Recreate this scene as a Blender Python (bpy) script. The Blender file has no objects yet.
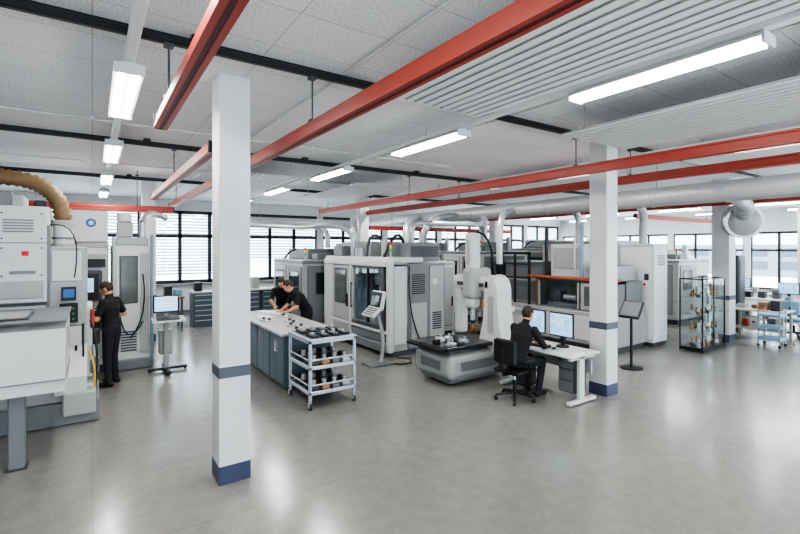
import bpy,bmesh,math,random
from mathutils import Vector,Matrix
random.seed(7)
SC=bpy.context.scene; C=SC.collection
# ------------------------------------------------------------------ materials
def mat(name,col,rough=.5,metal=0.,var=.06,scale=6.,emit=0.,coat=0.):
    m=bpy.data.materials.new(name); m.use_nodes=True
    N=m.node_tree.nodes; L=m.node_tree.links; b=N['Principled BSDF']
    tc=N.new('ShaderNodeTexCoord'); no=N.new('ShaderNodeTexNoise'); no.inputs['Scale'].default_value=scale
    L.new(tc.outputs['Object'],no.inputs['Vector'])
    mx=N.new('ShaderNodeMix'); mx.data_type='RGBA'
    mx.inputs['A'].default_value=(*[c*(1-var) for c in col],1); mx.inputs['B'].default_value=(*[min(1,c*(1+var)) for c in col],1)
    L.new(no.outputs['Fac'],mx.inputs['Factor']); L.new(mx.outputs['Result'],b.inputs['Base Color'])
    b.inputs['Roughness'].default_value=rough; b.inputs['Metallic'].default_value=metal
    if emit: 
        L.new(mx.outputs['Result'],b.inputs['Emission Color']); b.inputs['Emission Strength'].default_value=emit
    if coat: b.inputs['Coat Weight'].default_value=coat
    return m
WH=mat('white_lacquer',(.54,.545,.54),.38); LG=mat('light_grey_lacquer',(.34,.345,.34),.4); MG=mat('mid_grey_lacquer',(.17,.18,.19),.42)
DG=mat('dark_grey_lacquer',(.06,.065,.075),.42); BK=mat('black_plastic',(.012,.012,.014),.42); BE=mat('warm_grey_lacquer',(.34,.335,.315),.42)
BG=mat('slate_grey_lacquer',(.09,.12,.15),.4); BL=mat('band_blue',(.05,.065,.12),.42); BD=mat('band_grey',(.085,.095,.13),.45)
ST=mat('galvanised_steel',(.47,.48,.49),.38,.55,.1,14); DU=mat('duct_sheet',(.44,.45,.46),.42,.3,.1,10); AL=mat('aluminium',(.62,.64,.67),.32,.7); CH=mat('chrome',(.8,.8,.82),.12,1)
AB=mat('bluish_aluminium',(.45,.5,.56),.33,.35)
RD=mat('crane_red',(.33,.052,.036),.45); RS=mat('rail_slot_shade',(.1,.02,.03),.5); OR=mat('orange_paint',(.45,.1,.035),.45)
TN=mat('tan_hose',(.2,.125,.06),.55,0,.2,20); GL=mat('dark_window',(.03,.04,.045),.06,0,.2); GR=mat('granite',(.03,.03,.035),.22,0,.4,80)
GB=mat('bluish_dark_glass',(.05,.085,.11),.05,0,.3,3)
GW=mat('tinted_window',(.11,.12,.115),.08,0,.3,3); YE=mat('yellow_paint',(.7,.45,.04),.5); SK=mat('skin',(.55,.3,.2),.55); HB=mat('brown_hair',(.045,.025,.014),.7,0,.3,60)
SH=mat('black_shirt',(.012,.012,.014),.85,0,.2,30); TR=mat('dark_trousers',(.02,.021,.026),.9,0,.2,30); SO=mat('shoe_black',(.01,.01,.01),.5)
LB=mat('light_blue_plastic',(.22,.38,.52),.5); GN=mat('green_paint',(.08,.3,.13),.5); RL=mat('red_label',(.65,.03,.03),.5); PA=mat('paper',(.8,.8,.78),.8); EB=mat('emblem_blue',(.03,.13,.4),.4)
WD=mat('wood',(.36,.2,.09),.55,0,.2,12); BO=mat('brown_frame',(.17,.075,.04),.5); CO=mat('column_paint',(.58,.58,.585),.55,0,.03); WP=mat('wall_paint',(.66,.67,.68),.7,0,.03)
FR=mat('window_frame_grey',(.04,.045,.055),.5); BR=mat('bluegrey_pipe',(.2,.27,.35),.4); BN=mat('blind_slat',(.42,.44,.47),.5); PN=mat('panel_white',(.74,.745,.75),.45); PB=mat('panel_shadow_grey',(.46,.465,.48),.7)
WE=mat('white_eye',(.8,.8,.8),.3); LIP=mat('lip',(.4,.15,.12),.5); FA=mat('facade_grey',(.2,.22,.24),.8,0,.1,2); FW=mat('facade_window',(.07,.09,.12),.2)
TU=mat('tube_glow',(1,1,1),.3,0,0,1,emit=14)
def screenmat():
    m=bpy.data.materials.new('screen_display'); m.use_nodes=True; N=m.node_tree.nodes; L=m.node_tree.links; b=N['Principled BSDF']
    tc=N.new('ShaderNodeTexCoord'); br=N.new('ShaderNodeTexBrick'); br.inputs['Scale'].default_value=9
    br.inputs['Color1'].default_value=(.25,.5,.75,1); br.inputs['Color2'].default_value=(.5,.68,.82,1); br.inputs['Mortar'].default_value=(.1,.28,.55,1)
    br.inputs['Row Height'].default_value=.5; mp=N.new('ShaderNodeMapping'); mp.inputs['Rotation'].default_value=(0,math.pi/2,0)
    L.new(tc.outputs['Object'],mp.inputs['Vector']); L.new(mp.outputs[0],br.inputs['Vector'])
    L.new(br.outputs['Color'],b.inputs['Base Color']); L.new(br.outputs['Color'],b.inputs['Emission Color']); b.inputs['Emission Strength'].default_value=.55
    b.inputs['Roughness'].default_value=.2; return m
SR=screenmat()
def clearglass(name,tr):
    m=bpy.data.materials.new(name); m.use_nodes=True; N=m.node_tree.nodes; L=m.node_tree.links
    N.remove(N['Principled BSDF']); t=N.new('ShaderNodeBsdfTransparent'); t.inputs[0].default_value=(.94,.975,.985,1); g=N.new('ShaderNodeBsdfGlossy'); g.inputs['Roughness'].default_value=.03
    x=N.new('ShaderNodeMixShader'); x.inputs[0].default_value=1-tr; L.new(t.outputs[0],x.inputs[1]); L.new(g.outputs[0],x.inputs[2]); L.new(x.outputs[0],N['Material Output'].inputs[0]); return m
CG=clearglass('clear_glass',.92)
def nodes(m):
    m.use_nodes=True; N=m.node_tree.nodes; L=m.node_tree.links; tc=N.new('ShaderNodeTexCoord')
    def noise(s,d=4):
        n=N.new('ShaderNodeTexNoise'); n.inputs['Scale'].default_value=s; n.inputs['Detail'].default_value=d; L.new(tc.outputs['Object'],n.inputs['Vector']); return n.outputs['Fac']
    def ramp(src,a,b_,ca,cb):
        r=N.new('ShaderNodeValToRGB'); r.color_ramp.elements[0].position=a; r.color_ramp.elements[1].position=b_; r.color_ramp.elements[0].color=(*ca,1); r.color_ramp.elements[1].color=(*cb,1); L.new(src,r.inputs[0]); return r.outputs[0]
    def brick(w,h,ms,c1,c2,cm):
        br=N.new('ShaderNodeTexBrick'); br.offset=0; br.inputs['Scale'].default_value=1; br.inputs['Brick Width'].default_value=w; br.inputs['Row Height'].default_value=h; br.inputs['Mortar Size'].default_value=ms
        br.inputs['Color1'].default_value=(*c1,1); br.inputs['Color2'].default_value=(*c2,1); br.inputs['Mortar'].default_value=(*cm,1); L.new(tc.outputs['Object'],br.inputs['Vector']); return br.outputs['Color']
    def mul(a,b):
        mx=N.new('ShaderNodeMix'); mx.data_type='RGBA'; mx.blend_type='MULTIPLY'; mx.inputs['Factor'].default_value=1; L.new(a,mx.inputs['A']); L.new(b,mx.inputs['B']); return mx.outputs['Result']
    return N,L,noise,ramp,brick,mul
FLM=bpy.data.materials.new('polished_concrete'); N,L,noise,ramp,brick,mul=nodes(FLM)
col=mul(mul(mul(ramp(noise(.5,4),.3,.7,(.225,.219,.2),(.262,.255,.235)),ramp(noise(7,5),.35,.65,(.93,.93,.93),(1.05,1.05,1.045))),ramp(noise(60,2),.35,.65,(.88,.88,.88),(1.08,1.08,1.075))),brick(6.2,4.05,.005,(1,1,1),(1,1,1),(.82,.82,.82)))
b=N['Principled BSDF']; L.new(col,b.inputs['Base Color']); L.new(ramp(noise(2.5,4),.3,.7,(.17,.17,.17),(.22,.22,.22)),b.inputs['Roughness']); b.inputs['Specular IOR Level'].default_value=.8
CEM=bpy.data.materials.new('acoustic_tile'); N,L,noise,ramp,brick,mul=nodes(CEM)
col=mul(brick(1.25,.62,.005,(.78,.78,.795),(.83,.83,.84),(.52,.52,.53)),ramp(noise(50,3),.38,.6,(.8,.8,.8),(1.02,1.02,1.02)))
b=N['Principled BSDF']; L.new(col,b.inputs['Base Color']); b.inputs['Roughness'].default_value=.9
# ------------------------------------------------------------------ mesh builder
class MB:
    def __init__(s): s.V=[];s.F=[];s.I=[];s.S=[];s.M=[]
    def add(s,vs,fs,m,sm=False,X=None):
        o=len(s.V)
        if X is not None: vs=[X@Vector(v) for v in vs]
        s.V+=[tuple(v) for v in vs]; s.F+=[[i+o for i in f] for f in fs]
        if m not in s.M: s.M.append(m)
        s.I+=[s.M.index(m)]*len(fs); s.S+=[sm]*len(fs)
    def mesh(s,name,off=(0,0,0)):
        me=bpy.data.meshes.new(name); me.from_pydata([(v[0]-off[0],v[1]-off[1],v[2]-off[2]) for v in s.V],[],s.F)
        for m in s.M: me.materials.append(m)
        me.polygons.foreach_set('material_index',s.I); me.polygons.foreach_set('use_smooth',s.S)
        bm=bmesh.new(); bm.from_mesh(me); bmesh.ops.recalc_face_normals(bm,faces=bm.faces); bm.to_mesh(me); bm.free(); me.update(); return me
def pbox(mb,X,x0,x1,y0,y1,z0,z1,m,bev=None):
    if x1<x0:x0,x1=x1,x0
    if y1<y0:y0,y1=y1,y0
    if z1<z0:z0,z1=z1,z0
    d=min(x1-x0,y1-y0,z1-z0)
    if bev is None: bev=min(.012,.18*d)
    bev=min(bev,.45*d)
    if bev<.0008:
        vs=[(x,y,z) for x in(x0,x1) for y in(y0,y1) for z in(z0,z1)]
        mb.add(vs,[(0,1,3,2),(4,6,7,5),(0,4,5,1),(2,3,7,6),(0,2,6,4),(1,5,7,3)],m,False,X); return
    bm=bmesh.new(); bmesh.ops.create_cube(bm,size=1)
    for v in bm.verts: v.co=Vector(((x0+x1)/2+v.co.x*(x1-x0),(y0+y1)/2+v.co.y*(y1-y0),(z0+z1)/2+v.co.z*(z1-z0)))
    bmesh.ops.bevel(bm,geom=bm.edges[:],offset=bev,segments=4 if bev>.025 else 1,profile=.5,affect='EDGES')
    bm.verts.index_update()
    mb.add([v.co.copy() for v in bm.verts],[[v.index for v in f.verts] for f in bm.faces],m,False,X); bm.free()
def ptube(mb,X,pts,r,m,seg=12,sx=1.0):
    pts=[Vector(p) for p in pts]; n=len(pts)
    if not hasattr(r,'__len__'): r=[r]*n
    T=[(pts[min(i+1,n-1)]-pts[max(i-1,0)]).normalized() for i in range(n)]
    u=T[0].orthogonal().normalized(); vs=[];fs=[]
    if abs(T[0].z)<.9: u=Vector((0,0,1)).cross(T[0]).normalized()
    for i in range(n):
        u=(u-T[i]*u.dot(T[i])).normalized(); w=T[i].cross(u)
        for k in range(seg):
            a=2*math.pi*k/seg; vs.append(pts[i]+u*math.cos(a)*r[i]+w*math.sin(a)*r[i])
    for i in range(n-1):
        for k in range(seg): fs.append((i*seg+k,i*seg+(k+1)%seg,(i+1)*seg+(k+1)%seg,(i+1)*seg+k))
    mb.add(vs,fs,m,True,X)
    o=[tuple(range(seg))[::-1],tuple((n-1)*seg+k for k in range(seg))]
    mb.add([v for v in vs],o,m,False,X)
def pprism(mb,X,ax,pts,a,b,m):
    def q(p,t): return {'x':(t,p[0],p[1]),'y':(p[0],t,p[1]),'z':(p[0],p[1],t)}[ax]
    n=len(pts); vs=[q(p,a) for p in pts]+[q(p,b) for p in pts]
    fs=[tuple(range(n)),tuple(range(n,2*n))[::-1]]+[(i,(i+1)%n,n+(i+1)%n,n+i) for i in range(n)]
    mb.add(vs,fs,m,False,X)
def psph(mb,X,c,r,m,su=14,sv=10):
    if not hasattr(r,'__len__'): r=(r,r,r)
    vs=[(c[0],c[1],c[2]+r[2])];fs=[]
    for j in range(1,sv):
        t=math.pi*j/sv
        for i in range(su):
            a=2*math.pi*i/su; vs.append((c[0]+r[0]*math.sin(t)*math.cos(a),c[1]+r[1]*math.sin(t)*math.sin(a),c[2]+r[2]*math.cos(t)))
    vs.append((c[0],c[1],c[2]-r[2])); L=len(vs)-1
    for i in range(su): fs.append((0,1+i,1+(i+1)%su)); fs.append((L,L-su+(i+1)%su,L-su+i))
    for j in range(sv-2):
        for i in range(su): a=1+j*su; fs.append((a+i,a+su+i,a+su+(i+1)%su,a+(i+1)%su))
    mb.add(vs,fs,m,True,X)
def B(*a,**k): return ('b',a,k)
def T(*a,**k): return ('t',a,k)
def CY(p0,p1,r,m,seg=14,r2=None): return ('t',([p0,p1],[r,r if r2 is None else r2],m,seg),{})
def PR(*a): return ('p',a,{})
def SP(*a): return ('s',a,{})
def XF(M,*pr): return ('x',M,pr)
def RT(c,axis,deg,*pr):
    M=Matrix.Translation(c)@Matrix.Rotation(math.radians(deg),4,axis)@Matrix.Translation([-v for v in c]); return XF(M,*pr)
def emitp(mb,pr,X=None):
    for p in pr:
        if p[0]=='x': emitp(mb,p[2],p[1] if X is None else X@p[1])
        else: {'b':pbox,'t':ptube,'p':pprism,'s':psph}[p[0]](mb,X,*p[1],**p[2])
def wloc(o):
    v=Vector((0,0,0))
    while o is not None: v+=Vector(o.location); o=o.parent
    return v
def P(parent,name,*pr,label=None):
    mb=MB(); emitp(mb,pr); o=bpy.data.objects.new(name,mb.mesh(name,wloc(parent))); C.objects.link(o); o.parent=parent
    if label: o['label']=label
    return o
def root(name,label,cat,loc,group=None):
    o=bpy.data.objects.new(name,None); o.empty_display_size=.1; C.objects.link(o); o.location=loc; o['label']=label; o['category']=cat
    if group: o['group']=group
    return o
def solo(name,label,cat,*pr,origin=None,group=None):
    mb=MB(); emitp(mb,pr); xs,ys,zs=zip(*mb.V); c=((min(xs)+max(xs))/2,(min(ys)+max(ys))/2,min(zs)) if origin is None else origin
    o=bpy.data.objects.new(name,mb.mesh(name,c)); o.location=c; C.objects.link(o); o['label']=label; o['category']=cat
    if group:o['group']=group
    return o
def struct(name,*pr):
    mb=MB(); emitp(mb,pr); o=bpy.data.objects.new(name,mb.mesh(name)); C.objects.link(o); o['kind']='structure'; return o
def clone(o,loc=None,rz=None,par=None):
    kids=list(o.children); n=o.copy(); C.objects.link(n)
    if par is not None: n.parent=par
    if loc is not None: n.location=loc
    if rz is not None: n.rotation_euler=(0,0,rz)
    for k in kids: clone(k,par=n)
    return n
rad=math.radians
# ------------------------------------------------------------------ room shell
XW,XE,YS,YN,H=-5,24,-5,17.5,4.0
struct('floor',B(XW-.3,XE+.3,YS-.3,YN+.3,-.12,0,FLM,0))
struct('ceiling',B(XW-.3,XE+.3,YS-.3,YN+.3,H,H+.15,CEM,0))
struct('wall_west',B(XW-.2,XW,YS,YN,0,H,WP,0))
def winwall(name,ax,c0,c1,s,e,z0,z1,n):
    pitch=(e-s)/n; pier=.26; pr=[]; wins=[]
    def bx(a0,a1,za,zb,m=WP): return B(a0,a1,c0,c1,za,zb,m,0) if ax=='x' else B(c0,c1,a0,a1,za,zb,m,0)
    pr+=[bx(s,e,0,z0),bx(s,e,z1,H)]
    for i in range(n+1):
        a=s+i*pitch; pr.append(bx(max(s,a-pier/2),min(e,a+pier/2),z0,z1))
        if i<n: wins.append((a+pier/2,a+pitch-pier/2))
    struct(name,*pr); return wins
wn=winwall('wall_north','x',YN,YN+.25,XW,XE,1.05,3.62,9)
we=winwall('wall_east','y',XE,XE+.25,YS,YN,.5,3.0,7)
fill_openings=winwall('wall_south_fill_openings','x',YS-.25,YS,XW,XE,.3,3.7,9)  # unseen wall, its wide openings added to let fill light in
wc=0
def window(ax,c,a0,a1,z0,z1,tr,np=3,w=.06):
    global wc; wc+=1
    pr=[]
    def bx(p0,p1,za,zb,m=FR,t=.04): return B(p0,p1,c-t,c+t,za,zb,m,0) if ax=='x' else B(c-t,c+t,p0,p1,za,zb,m,0)
    pr+=[bx(a0,a1,z0,z0+w),bx(a0,a1,z1-w,z1)]
    if tr: pr.append(bx(a0,a1,tr-w/2,tr+w/2))
    for k in range(np+1):
        p=a0+(a1-a0)*k/np; pr.append(bx(max(a0,p-w/2),min(a1,p+w/2),z0,z1))
    pr.append(bx(a0,a1,z0,z1,CG,.004))
    struct('window_%d'%wc,*pr)
for i,(a,b) in enumerate(wn):
    window('x',YN+.1,a,b,1.05,3.62,2.72,3,.12)
    low=[1.6,2.1,1.3,1.9,1.3,1.9,1.3,2.2,1.3][i]
    sl=[]
    z=3.58
    while z>low: sl.append(RT(((a+b)/2,YN+.32,z),'X',35,B(a+.02,b-.02,YN+.28,YN+.36,z-.003,z+.003,BN,0))); z-=.11
    sl.append(B(a+.02,b-.02,YN+.27,YN+.37,3.6,3.7,BN,0))
    solo('window_blind','pale external venetian blind partly lowered outside dark framed window','blind',*sl,group='venetian blinds along the window wall')
for (a,b) in we: window('y',XE+.1,a,b,.5,3.0,2.2,3,.09)
for (a,b) in fill_openings: window('x',YS-.1,a,b,.3,3.7,2.2)  # added windows behind the camera, there for the fill light
struct('trim_1',B(XW,XE,YN-.14,YN,1.0,1.05,LG)); 
struct('trim_2',B(XE-.14,XE,YS,YN-.15,.45,.5,LG))
struct('baseboard_north',B(XW,XE,YN-.02,YN,0,.1,MG,0))
r=root('neighbouring_building','low grey office building seen hazily through the windows','building',(XE+40,14,-1))
P(r,'facade',B(XE+40,XE+46,-6,34,-1,2.7,FA,0),B(XE+39.9,XE+46,-6.1,34.1,2.7,2.95,WP,0))
for y in range(-5,33,3):
    for z in(-.2,1.3): P(r,'facade_window',B(XE+39.93,XE+40,y,y+2,z,z+.9,FW,0))
# ------------------------------------------------------------------ columns
def column(x,y,w=.3,lab='light grey square concrete column with blue base and dark band'):
    r=root('column',lab,'column',(x+w/2,y+w/2,0))
    P(r,'shaft',B(x,x+w,y,y+w,0,H,CO,.008)); e=.003
    P(r,'painted_band',B(x-e,x+w+e,y-e,y+w+e,1.03,1.14,BD,.004),label='dark grey painted band')
    P(r,'base_band',B(x-e,x+w+e,y-e,y+w+e,0,.18,BL,.004),label='blue painted base band')
column(1.01,4.58); column(6.56,3.95); column(12.8,4.55,.38); column(6.9,12.3); column(19.2,4.6); column(12.8,12.3); column(1.0,12.6); column(19.2,12.3)
# ------------------------------------------------------------------ ceiling services
def fixture(x,y,z=3.75,L=1.5):
    r=root('ceiling_light','long white suspended fluorescent batten with glowing tubes','ceiling light',(x,y+L/2,z),'fluorescent battens')
    P(r,'housing',PR('y',[(x-.04,z+.06),(x+.04,z+.06),(x+.11,z+.02),(x+.11,z),(x-.11,z),(x-.11,z+.02)],y,y+L,WH),B(x-.11,x+.11,y-.02,y,z-.045,z+.04,WH),B(x-.11,x+.11,y+L,y+L+.02,z-.045,z+.04,WH))
    for dx in(-.055,.055): P(r,'fluorescent_tube',CY((x+dx,y+.02,z-.022),(x+dx,y+L-.02,z-.022),.02,TU,10))
    for yy in(y+.3,y+L-.3): P(r,'suspension_bracket',B(x-.012,x+.012,yy-.02,yy+.02,z+.05,3.82,WH))
    ld=bpy.data.lights.new('tube_light','AREA'); ld.shape='RECTANGLE'; ld.size=.2; ld.size_y=L; ld.energy=26; ld.color=(1,.98,.95)
    lo=bpy.data.objects.new('tube_light',ld); C.objects.link(lo); lo.parent=r; lo.location=(0,0,-.055)
    return r
f0=fixture(.25,1.15)
for x in (.25,3.87,7.5,14.7,18.3,21.5):
    for k in range(-1,6):
        y=-1.95+3.1*k
        if x==.25 and k==1: continue
        clone(f0,(x,y+.75,3.75))
def trunk(x):
    solo('cable_trunking','narrow white cable trunking linking the fluorescent battens','cable trunking',B(x-.04,x+.04,-4.8,15.5,3.815,3.87,PN),*[B(x-.01,x+.01,y-.01,y+.01,3.86,3.99,WH) for y in (-3,1.5,5,9.2,13)])
for x in(.25,3.87,7.5,14.7,18.3,21.5): trunk(x)
CAR=(.9,3.9,8.0,12.1)
def carrier(y,x0,x1):
    r=root('carrier_rail','dark steel carrier rail bolted under the tiled ceiling','carrier rail',((x0+x1)/2,y,3.88))
    P(r,'rail_profile',B(x0,x1,y-.03,y+.03,3.88,3.94,BK),B(x0,x1,y-.012,y+.012,3.94,3.96,BK,0))
    P(r,'cable_conduit',CY((x0,y+.09,3.93),(x1,y+.09,3.93),.014,DG,8),label='thin dark conduit beside the rail')
    x=x0+.4
    while x<x1: P(r,'ceiling_clamp',B(x-.05,x+.05,y-.05,y+.11,3.9,3.995,BK)); x+=2.6
for y in CAR: carrier(y,-4.9,13.5)
def cranerail(ax,c,a0,a1,z,hangs,lab='red enclosed crane track hanging from dark ceiling carriers'):
    mid=(a0+a1)/2; loc=(c,mid,z) if ax=='y' else (mid,c,z)
    r=root('crane_rail',lab,'crane rail',loc); s=.82
    prof=[(-.03,.085),(.03,.085),(.03,.055),(.05,.04),(.05,-.04),(.065,-.045),(.065,-.08),(.02,-.08),(.02,-.055),(-.02,-.055),(-.02,-.08),(-.065,-.08),(-.065,-.045),(-.05,-.04),(-.05,.04),(-.03,.055)]
    P(r,'rail_profile',PR(ax,[(c+u*s,z+v*s) for u,v in prof],a0,a1,RD))
    P(r,'slot_shade_strip',(B(c-.016,c+.016,a0+.01,a1-.01,z-.062,z-.046,RS,0) if ax=='y' else B(a0+.01,a1-.01,c-.016,c+.016,z-.062,z-.046,RS,0)),label='dark red strip coloured as shade in rail underside slot')  # strip carries the slot's shade in its dark red colour
    for a,b in((a0-.02,a0),(a1,a1+.02)): P(r,'end_cap',(B(c-.05,c+.05,a,b,z-.065,z+.065,BK) if ax=='y' else B(a,b,c-.05,c+.05,z-.065,z+.065,BK)),label='black end cap')
    for h in hangs:
        x,y=(c,h) if ax=='y' else (h,c)
        P(r,'hanger',B(x-.035,x+.035,y-.025,y+.025,z+.06,z+.085,DG),CY((x,y,z+.08),(x,y,3.88 if ax=='y' else 3.99),.008,DG,8),B(x-.035,x+.035,y-.04,y+.04,3.855,3.88,DG),label='dark threaded hanger')
cranerail('y',.49,-3,4.42,3.4,(.9,3.9)); cranerail('y',1.68,-3,13,3.4,(.9,3.9,8,12.1)); cranerail('y',1.08,5.2,11,3.4,(8,))
cranerail('y',5.7,-3,12.6,3.4,(-2.5,3.9,8,12.1)); cranerail('y',7.14,-3,12.6,3.4,(.9,3.9,8,12.1)); cranerail('y',12.6,-2,12.4,3.4,(.9,3.9,8,12.1))
cranerail('x',11.25,-4.5,1.5,3.15,(-2,.8),'red cross travelling crane beam near window wall'); cranerail('x',12.95,7.6,14.4,2.97,(8.5,13),'red cross travelling crane beam near window wall')
cranerail('x',6.9,12.9,18.4,3.22,(13.5,17.5),'orange red cross crane beam over distant machines'); 
def slat(x0,x1,y0,y1,zz=3.68):
    r=root('radiant_panel','white radiant heating panel of long parallel slats below ceiling','radiant panel',((x0+x1)/2,(y0+y1)/2,zz))
    n=max(3,round((x1-x0)/.115)); w=(x1-x0)/n
    for k in range(n):
        a=x0+w*k; P(r,'slat',B(a+w*.08,a+w*.7,y0,y1,zz,zz+.008,PN,0))
    P(r,'back_sheet',B(x0,x1,y0,y1,zz+.014,zz+.022,PB,0),label='grey sheet above the slats')
    for y in(y0+.25,(y0+y1)/2,y1-.25): P(r,'cross_bar',B(x0,x1,y-.02,y+.02,zz+.022,zz+.06,LG))
    for x in(x0+.1,x1-.1):
        for y in(y0+.25,y1-.25): P(r,'hanger_rod',CY((x,y,zz+.05),(x,y,3.995),.008,LG,6))
slat(2.3,3.4,-1.6,3.45); slat(4.75,6.2,-1.6,3.45); slat(2.3,3.4,8.5,11.7); slat(4.7,6.1,8.5,11.7)
slat(7.75,8.85,4.6,7.6); slat(7.75,8.85,-1,3.4)
def spiral(pts,r,lab,rings=True,m=DU,name='ventilation_duct',hang=()):
    rt=root(name,lab,'duct',pts[0]); P(rt,'duct_pipe',T(pts,r,m,24))
    if rings:
        for i in range(len(pts)-1):
            a,b=Vector(pts[i]),Vector(pts[i+1]); L=(b-a).length
            if L<.4: continue
            d=(b-a).normalized(); n=max(1,int(L/1.2))
            for k in range(n+1):
                q=a+(b-a)*k/n; P(rt,'duct_collar',CY(q-d*.02,q+d*.02,r+.01,m,24))
    else:
        for i in range(1,len(pts)-1):
            q=Vector(pts[i]); d=(Vector(pts[i+1])-Vector(pts[i-1])).normalized(); P(rt,'duct_collar',CY(q-d*.01,q+d*.01,(r if not hasattr(r,'__len__') else r[i])+.008,m,24))
    for h in hang: P(rt,'hanger_rod',CY((h[0],h[1],h[2]+r*.9),(h[0],h[1],3.995),.008,LG,6))
    return rt
def arc(p,q,cx,n=6):
    p,q,cx=Vector(p),Vector(q),Vector(cx); return [tuple(p*(1-t)**2+cx*2*t*(1-t)+q*t*t) for t in [k/n for k in range(n+1)]]
spiral([(9.2,-3,3.3),(9.2,15.9,3.3)],.19,'large galvanised duct suspended along the hall',hang=[(9.2,y,3.3) for y in(0,4.5,9,13)])
spiral([(4.2,16.3,3.25),(14,16.3,3.25)],.17,'galvanised duct running near the window wall',hang=[(5,16.3,3.25),(10,16.3,3.25)])
spiral(arc((8.95,10.2,3.25),(7.95,10.5,2.55),(7.9,10.2,3.3))+[(7.95,10.5,1.97)],.1,'silver branch duct bending down to a machine',False,m=ST)
spiral(arc((8.95,8.0,3.25),(8.4,7.9,2.6),(8.4,7.9,3.3))+[(8.4,7.9,1.9)],.08,'silver branch duct bending down to a machine',False,m=ST)
spiral(arc((9.45,5.2,3.3),(11.0,5.7,2.75),(11.0,5.6,3.4))+[(11.0,5.7,2.36)],.09,'white branch duct bending down onto a white cabinet',False,m=WH)
spiral([(5.75,10.5,2.42)]+arc((5.75,10.5,2.7),(6.5,12.0,3.1),(5.75,10.6,3.15)),.11,'wide silver duct rising in a bend from machine roof',False,m=ST)
spiral([(5.35,9.9,2.1)]+arc((5.35,9.9,2.5),(4.6,10.6,2.85),(5.3,10.0,2.95)),.06,'slim silver duct leaving the machine roof',False,m=ST)
spiral([(6.2,8.6,2.38)]+arc((6.2,8.6,2.65),(6.5,8.6,2.9),(6.2,8.6,2.9),4)+arc((8.2,8.6,2.9),(8.9,9.0,3.2),(8.8,8.6,2.9),4),.06,'thin silver pipe with bends above the machines',False,m=ST)
spiral(arc((8.95,12,3.3),(8.3,11.8,2.6),(8.3,11.9,3.3))+[(8.3,11.8,2.12)],.12,'silver branch duct bending down to a machine',False,m=ST)
spiral(arc((9.4,10.8,3.3),(10.9,11,2.8),(10.9,10.9,3.4))+[(10.9,11,2.22)],.12,'silver branch duct bending down to a machine',False,m=ST)
spiral(arc((9.4,6.9,3.35),(10.2,6.9,2.9),(10.2,6.9,3.4))+[(10.2,6.9,2.42)],.08,'silver branch duct bending down to a machine',False,m=ST)
spiral([(5.6,11.9,2.3)]+arc((5.6,11.9,2.6),(5.0,12.4,2.9),(5.6,11.9,3.0),4)+arc((3.6,12.9,2.95),(3.2,13.4,3.2),(3.2,13.0,3.0),4),.07,'thin silver pipe with bends above the machines',False,m=ST)
spiral([(9.42,3.3,3.3)]+arc((11.0,3.7,3.28),(12.25,4.1,3.0),(11.9,3.9,3.25),6),[.15,.15,.15,.16,.17,.18,.19,.2],'pale foil duct leading to a round drum',False,m=DU)
hd=Vector((-.78,-.6,-.12)).normalized(); hc=Vector((12.36,4.2,2.93))
r=root('duct_drum','large pale round drum shaped duct fitting','duct fitting',hc)
P(r,'drum_body',CY(hc,hc+hd*.3,.36,DU,36)); P(r,'rim',CY(hc+hd*.0,hc+hd*.03,.38,ST,36),CY(hc+hd*.28,hc+hd*.31,.38,ST,36)); P(r,'dished_cover',T([hc+hd*.3,hc+hd*.34,hc+hd*.37,hc+hd*.385],[.33,.29,.18,.05],LG,32))
for y in(7.0,10.4): solo('conduit','thin white conduit crossing the ceiling','conduit',CY((-4.9,y,3.95),(6,y,3.95),.015,WH,8),*[B(x-.02,x+.02,y-.03,y+.03,3.94,3.99,WH) for x in(-3,0,3,5.5)])
for x in(2.0,4.35): solo('conduit','thin white conduit running along the ceiling','conduit',CY((x,-4,3.97),(x,15,3.97),.014,WH,8),*[B(x-.03,x+.03,y-.02,y+.02,3.965,3.995,WH) for y in(-2,2,6,9.5,13.5)])
for p in((-.9,5.6),(1.8,7.2),(2.6,10)): solo('smoke_detector','small white round smoke detector on the ceiling','smoke detector',CY((p[0],p[1],3.94),(p[0],p[1],3.995),.05,WH,16,.06))
# ------------------------------------------------------------------ door helper
def door(par,face,c,a0,a1,z0,z1,m,wm=GL,wf=(.12,.88,.4,.9),hs=1,t=.025,name='door'):
    def bx(p0,p1,za,zb,mm,tt,u=0): return B(c-tt-u,c-u,p0,p1,za,zb,mm) if face=='x' else B(p0,p1,c-tt-u,c-u,za,zb,mm)
    d=P(par,name,bx(a0,a1,z0,z1,m,t),bx(a0-.012,a1+.012,z0-.012,z1+.012,DG,t*.3)) 
    if wf and wm: 
        w=a1-a0; h=z1-z0; q=(a0+w*wf[0],a0+w*wf[1],z0+h*wf[2],z0+h*wf[3])
        P(d,'door_window',bx(*q,DG,.008,t),bx(q[0]+.025,q[1]-.025,q[2]+.025,q[3]-.025,wm,.008,t+.004),label='dark viewing window')
    if hs:
        p=a0+.06 if hs<0 else a1-.06; zm=z0+(z1-z0)*.42; P(d,'door_handle',bx(p-.015,p+.015,zm-.12,zm+.12,BK,.03,t),label='black handle')
    return d
def vent(par,face,c,a0,a1,z0,z1,n=8,m=DG):
    pr=[]
    for k in range(n):
        za=z0+(z1-z0)*k/n; zb=za+(z1-z0)/n*.5
        pr.append(B(c-.012,c,a0,a1,za,zb,m,0) if face=='x' else B(a0,a1,c-.012,c,za,zb,m,0))
    P(par,'vent_grille',*pr)
def lamp(par,x,y,z): P(par,'signal_lamp',CY((x,y,z),(x,y,z+.12),.012,AL,8),CY((x,y,z+.12),(x,y,z+.19),.03,GN,12),CY((x,y,z+.19),(x,y,z+.26),.03,YE,12),CY((x,y,z+.26),(x,y,z+.33),.03,RL,12))
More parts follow.
